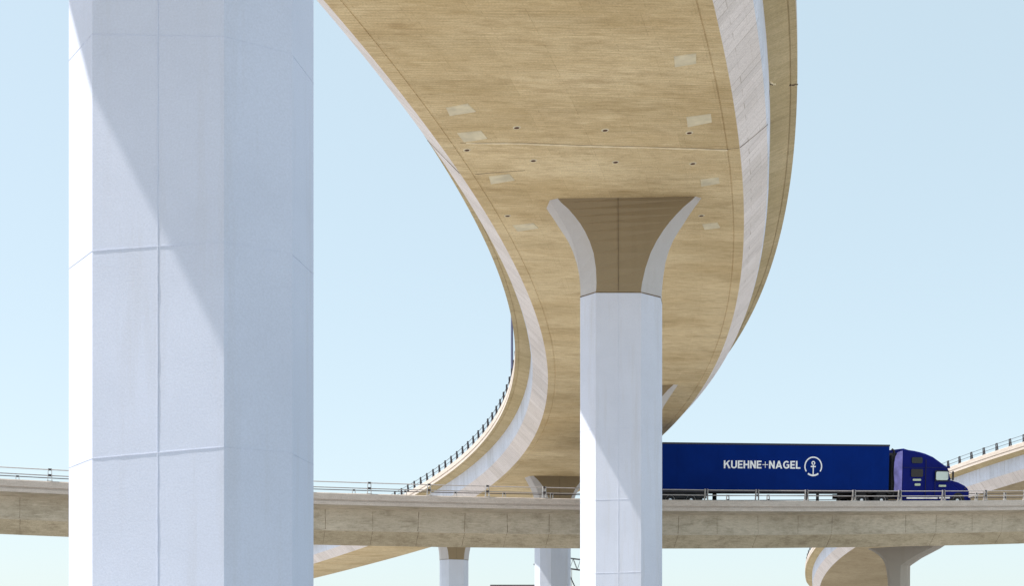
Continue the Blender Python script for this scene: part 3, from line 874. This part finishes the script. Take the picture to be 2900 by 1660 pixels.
# tractor: side outline swept across with rounded shoulders
prof = [(.90, .62), (.90, 3.45), (.84, 3.63), (1.0, 3.66), (1.28, 3.58), (1.72, 3.52), (2.1, 3.44), (2.4, 3.36), (2.9, 3.16), (3.24, 2.93), (3.58, 2.71), (3.86, 2.55),
        (3.95, 2.32), (4.10, 1.80), (4.05, .60)]
hood = [(3.9, .62), (3.95, 1.78), (4.26, 1.73), (4.66, 1.62), (5.1, 1.42), (5.30, 1.26), (5.39, 1.06), (5.37, .62), (5.3, .40), (4.98, .40), (4.92, .62), (4.80, .86), (4.62, .99), (4.36, .99), (4.18, .86), (4.06, .62)]
def body(name, pr, hw, m_, rnd=.10, taper=None):
    pr = [(x_, z_) for x_, z_ in pr]
    n = len(pr)
    cxp = sum(p[0] for p in pr) / n; czp = sum(p[1] for p in pr) / n
    V = []; F = []
    rows = [(-hw, rnd), (-hw + rnd * .35, rnd * .30), (-hw + rnd, 0), (hw - rnd, 0), (hw - rnd * .35, rnd * .30), (hw, rnd)]
    for y, ins in rows:
        for x_, z_ in pr:
            d = Vector((cxp - x_, czp - z_)); d = d.normalized() * ins if d.length else d
            k = taper(x_, z_) if taper else 1
            V.append((x_ + d.x, y * k, z_ + d.y))
    for r_ in range(len(rows) - 1):
        for i in range(n):
            F.append((r_ * n + i, r_ * n + (i + 1) % n, (r_ + 1) * n + (i + 1) % n, (r_ + 1) * n + i))
    F.append(tuple(range(n))); F.append(tuple(range(len(V) - n, len(V)))[::-1])
    o_ = link(name, V, F, m_, truck)
    return o_
cab = body("cab", prof, 1.22, TM['cab'], .09, lambda x_, z_: 1 - .05 * max(0, (z_ - 2.4)) - .10 * max(0, x_ - 3.2))
hd = body("bonnet", hood, 1.20, TM['cab'], .08, lambda x_, z_: 1 - .09 * max(0, x_ - 4.1) ** 2 - .22 * max(0, z_ - 1.1))
def yside(x_, z_): return -1.22 * (1 - .05 * max(0, (z_ - 2.4)) - .10 * max(0, x_ - 3.2))
def panel(name, x0, x1, z0, z1, m_, parent, proud=.012, bev=.05):
    pts = [(x0 + bev, z0), (x1 - bev, z0), (x1, z0 + bev), (x1, z1 - bev), (x1 - bev, z1), (x0 + bev, z1), (x0, z1 - bev), (x0, z0 + bev)]
    V = [(a, yside(a, c_) - proud, c_) for a, c_ in pts] + [(a, yside(a, c_) + .02, c_) for a, c_ in pts]
    F = [tuple(range(8))] + [(i, 8 + i, 8 + (i + 1) % 8, (i + 1) % 8) for i in range(8)]
    return link(name, V, F, m_, parent)
panel("sleeper_window", 1.49, 2.18, 2.77, 3.13, TM['glass_dark'], cab)
panel("sleeper_window", 1.45, 2.21, 1.94, 2.42, TM['glass_dark'], cab)
sw = panel("side_window", 3.06, 3.90, 1.75, 2.27, TM['glass'], cab, .014, .07)
q = MB()
for a_, b_ in (((3.02, 1.72), (3.02, 2.31)), ((3.02, 2.31), (3.95, 2.31)), ((3.02, 1.71), (4.0, 1.69))):
    q.bar((a_[0], yside(*a_) - .018, a_[1]), (b_[0], yside(*b_) - .018, b_[1]), .03, .05)
q.build("window_frame", TM['black'], sw)
q = MB()
q.add([(3.90, -1.0, 2.50), (3.90, 1.0, 2.50), (4.13, 1.02, 1.80), (4.13, -1.02, 1.80)], [(0, 1, 2, 3)])
q.build("windscreen", TM['glass_dark'], cab)
q = MB(); q.box(3.80, 4.02, -1.14, 1.14, 2.48, 2.60, 0, .02); q.build("sun_visor", TM['cab'], cab)
panel("badge", 1.57, 2.10, 1.70, 1.82, TM['badge'], cab, .012, .03)
panel("badge", 1.70, 2.07, 1.40, 1.54, TM['badge'], cab, .012, .03)
panel("badge", 3.26, 3.77, 1.34, 1.46, TM['badge'], cab, .012, .03)
q = MB(); q.box(2.38, 2.40, -1.245, -1.2, .75, 3.0); q.box(3.0, 3.015, -1.24, -1.2, .75, 1.72); q.box(.95, 3.9, -1.236, -1.2, 2.50, 2.515)
q.build("panel_gaps", TM['black'], cab)
# side fairing between cab and trailer
V = []; F = []
cur = [(.40, 1.05), (.42, 1.6), (.36, 2.2), (.38, 2.8), (.46, 3.15), (.60, 3.42), (.88, 3.52)]
for y in (-1.19, -1.15):
    for x_, z_ in cur: V.append((x_, y, z_))
    for x_, z_ in cur: V.append((.895, y, z_))
n = len(cur)
for b0 in (0, 2 * n):
    for i in range(n - 1): F.append((b0 + i, b0 + i + 1, b0 + n + i + 1, b0 + n + i))
for i in range(n - 1): F.append((i, i + 1, 2 * n + i + 1, 2 * n + i))
link("side_fairing", V, F, TM['fairing'], cab)
V2 = [(x_, -y, z_) for x_, y, z_ in V]
link("side_fairing", V2, F, TM['fairing'], cab)
q = MB(); q.box(.30, .92, -1.0, 1.0, .9, 3.40); q.build("cab_back", TM['chassis'], cab)
q = MB(); q.tube([(.45, -1.0, .8), (.45, -1.0, 3.5), (.30, -1.0, 3.62)], .07, 10); q.build("exhaust_stack", TM['chassis'], truck)
# skirts, tank, steps, chassis
q = MB(); q.box(.95, 4.02, -1.20, -1.02, .30, .60, 0, .03); q.box(.95, 4.02, 1.02, 1.20, .30, .60, 0, .03); q.build("side_skirt", TM['cab'], truck)
q = MB(); q.box(1.2, 3.2, -1.225, -1.0, .60, .70); q.box(3.3, 4.0, -1.225, -1.0, .62, .72); q.build("step", TM['alu'], truck)
q = MB(); q.box(-2.9, 5.0, -.42, -.34, .62, .90); q.box(-2.9, 5.0, .34, .42, .62, .90); q.box(-2.0, .9, -1.0, 1.0, .9, 1.0); q.build("chassis", TM['chassis'], truck)
q = MB(); q.box(5.30, 5.44, -1.12, 1.12, .36, .66, 0, .04); q.build("bumper", TM['cab'], truck)
q = MB()
for k in range(7): q.box(5.33, 5.42, -.5, .5, .70 + k * .055, .735 + k * .055)
q.build("grille", TM['alu'], truck)
for y in (-.92, .92):
    q = MB(); q.add([(5.02, y * 1.16, 1.30), (5.28, y * 1.02, 1.22), (5.37, y * .95, 1.02), (5.12, y * 1.14, 1.08)], [(0, 1, 2, 3)])
    q.add([(5.0, y, 1.1)], []); q.build("headlight", TM['glass_dark'], truck)
for y in (-1.0, 1.0):
    q = MB(); q.box(4.0, 4.1, y * 1.42 - .05, y * 1.42 + .05, 1.72, 2.30, 0, .03); q.bar((3.98, y * 1.1, 2.2), (4.05, y * 1.42, 2.2), .03); q.bar((3.98, y * 1.1, 1.85), (4.05, y * 1.42, 1.85), .03)
    q.build("mirror", TM['chassis'], truck)
for y in (-1.05, 1.05): wheel(truck, 4.49, y, name="wheel")
for x in (-.44, -1.76):
    for y in (-1.05, -.72, .72, 1.05): wheel(truck, x, y, name="wheel")
for x in (-.44, -1.76):
    for y0 in (-1.22, .55):
        q = MB()
        pts = [(x + .62 * math.cos(R(a)), .51 + .60 * math.sin(R(a))) for a in range(25, 156, 13)]
        for p1, p2 in zip(pts, pts[1:]): q.add([(p1[0], y0, p1[1]), (p2[0], y0, p2[1]), (p2[0], y0 + .67, p2[1]), (p1[0], y0 + .67, p1[1])], [(0, 1, 2, 3)])
        q.build("mudguard", TM['chassis'], truck)

# the tractor is a little longer than drawn: stretch everything ahead of the trailer
seen = set()
def stretch(o_):
    for ch in o_.children:
        if ch is trailer: continue
        if ch.data and ch.data.name not in seen:
            seen.add(ch.data.name)
            for v in ch.data.vertices:
                if v.co.x > .3: v.co.x = .3 + (v.co.x - .3) * 1.055
        stretch(ch)
stretch(truck)

# ------------------------------------------------------------------ small far things
lp = empty("lamp_post", FLY.pt(84.65, HB - .3, 2.78), "slim grey-blue lamp post on the flyover's far edge, against the sky", "lamp post")
q = MB(); q.tube([(0, 0, 0), (0, 0, 18.6)], [.13, .10], 12); q.build("pole", M['lamp_pole'], lp)
q = MB(); q.tube([(0, 0, 18.5), (.5, .2, 18.9), (1.6, .5, 19.0)], .05, 8); q.build("arm", M['lamp_pole'], lp)
q = MB(); q.box(1.5, 2.2, .35, .62, 18.9, 19.06, 0, .03); q.build("lamp_head", M['lamp_pole'], lp)
q = MB(); q.box(-.2, .2, -.2, .2, 0, .06); q.build("base_plate", M['lamp_pole'], lp)

def P3(px, py, D):
    return Vector(((px - 1450) * D / 4028, D, (1941.6 - py) * D / 4028 + CAM_Z))
p = P3(1535, 1600, 138)
sl = empty("street_lamp", (p.x, p.y, 0), "street lamp whose dark head peeps out left of the distant pier", "street lamp")
q = MB(); q.tube([(0, 0, 0), (0, 0, p.z - .1)], [.11, .07], 10); q.build("pole", M['dark_steel'], sl)
q = MB(); q.tube([(0, 0, p.z - .15), (-.3, 0, p.z), (-.58, 0, p.z)], .025, 8); q.build("arm", M['dark_steel'], sl)
q = MB(); q.box(-.82, -.56, -.12, .12, p.z - .08, p.z + .07, 0, .03); q.build("lamp_head", M['dark_steel'], sl)

D_ = 150
g0 = P3(1560, 1612, D_)
lg = empty("lattice_gantry", (g0.x, g0.y, 0), "thin steel lattice gantry in the gap between the distant pier and the central pier", "gantry")
k_ = D_ / 4028
def L3(px, py, dy=0): 
    v = P3(px, py, D_); return Vector((v.x - g0.x, dy, v.z))
q = MB()
for dy in (-.45, .45):
    q.bar(L3(1560, 1576, dy), L3(1830, 1609, dy), .07); q.bar(L3(1560, 1605, dy), L3(1830, 1641, dy), .08)
    x = 1560
    while x < 1825:
        f_ = (x - 1560) / 270
        q.bar(L3(x, 1576 + 33 * f_, dy), L3(x + 12, 1605 + 36 * (f_ + .045), dy), .045)
        q.bar(L3(x + 12, 1605 + 36 * (f_ + .045), dy), L3(x + 21, 1576 + 33 * (f_ + .08), dy), .03)
        x += 21
x = 1560
while x < 1825:
    q.bar(L3(x, 1576 + 33 * (x - 1560) / 270, -.45), L3(x, 1576 + 33 * (x - 1560) / 270, .45), .04); x += 21
q.build("truss", M['dark_steel'], lg)
for px, top in ((1572, 1607), (1619, 1612), (1812, 1640)):
    q = MB(); a_ = L3(px, top); q.bar(a_, (a_.x, 0, 0), .07); q.build("post", M['galv'], lg)
q = MB(); q.bar(L3(1612, 1628), L3(1632, 1672), .11); q.bar(L3(1632, 1672), (L3(1640, 1700).x, 0, 6.5), .1); q.build("brace", M['dark_steel'], lg)

p = P3(1388, 1657.5, 142); p2 = P3(1565, 1657.5, 142)
hs = empty("highway_sign", (p2.x - .5, p2.y, 0), "dark-edged top of a roadside sign low behind the distant pier, at the picture's bottom edge", "sign")
q = MB(); q.box(p.x - p2.x + .5, .5, -.06, .06, p.z - 3.2, p.z, 0, .02); q.build("panel", simple("dark_purple_brown_panel", (.22, .17, .18), .6), hs)
q = MB(); q.box(-.1, .1, .07, .27, 0, p.z - .2); q.build("post", M['galv'], hs)
q = MB(); q.box(-4.0, -3.8, .07, .27, 0, p.z - .2); q.build("post", M['galv'], hs)
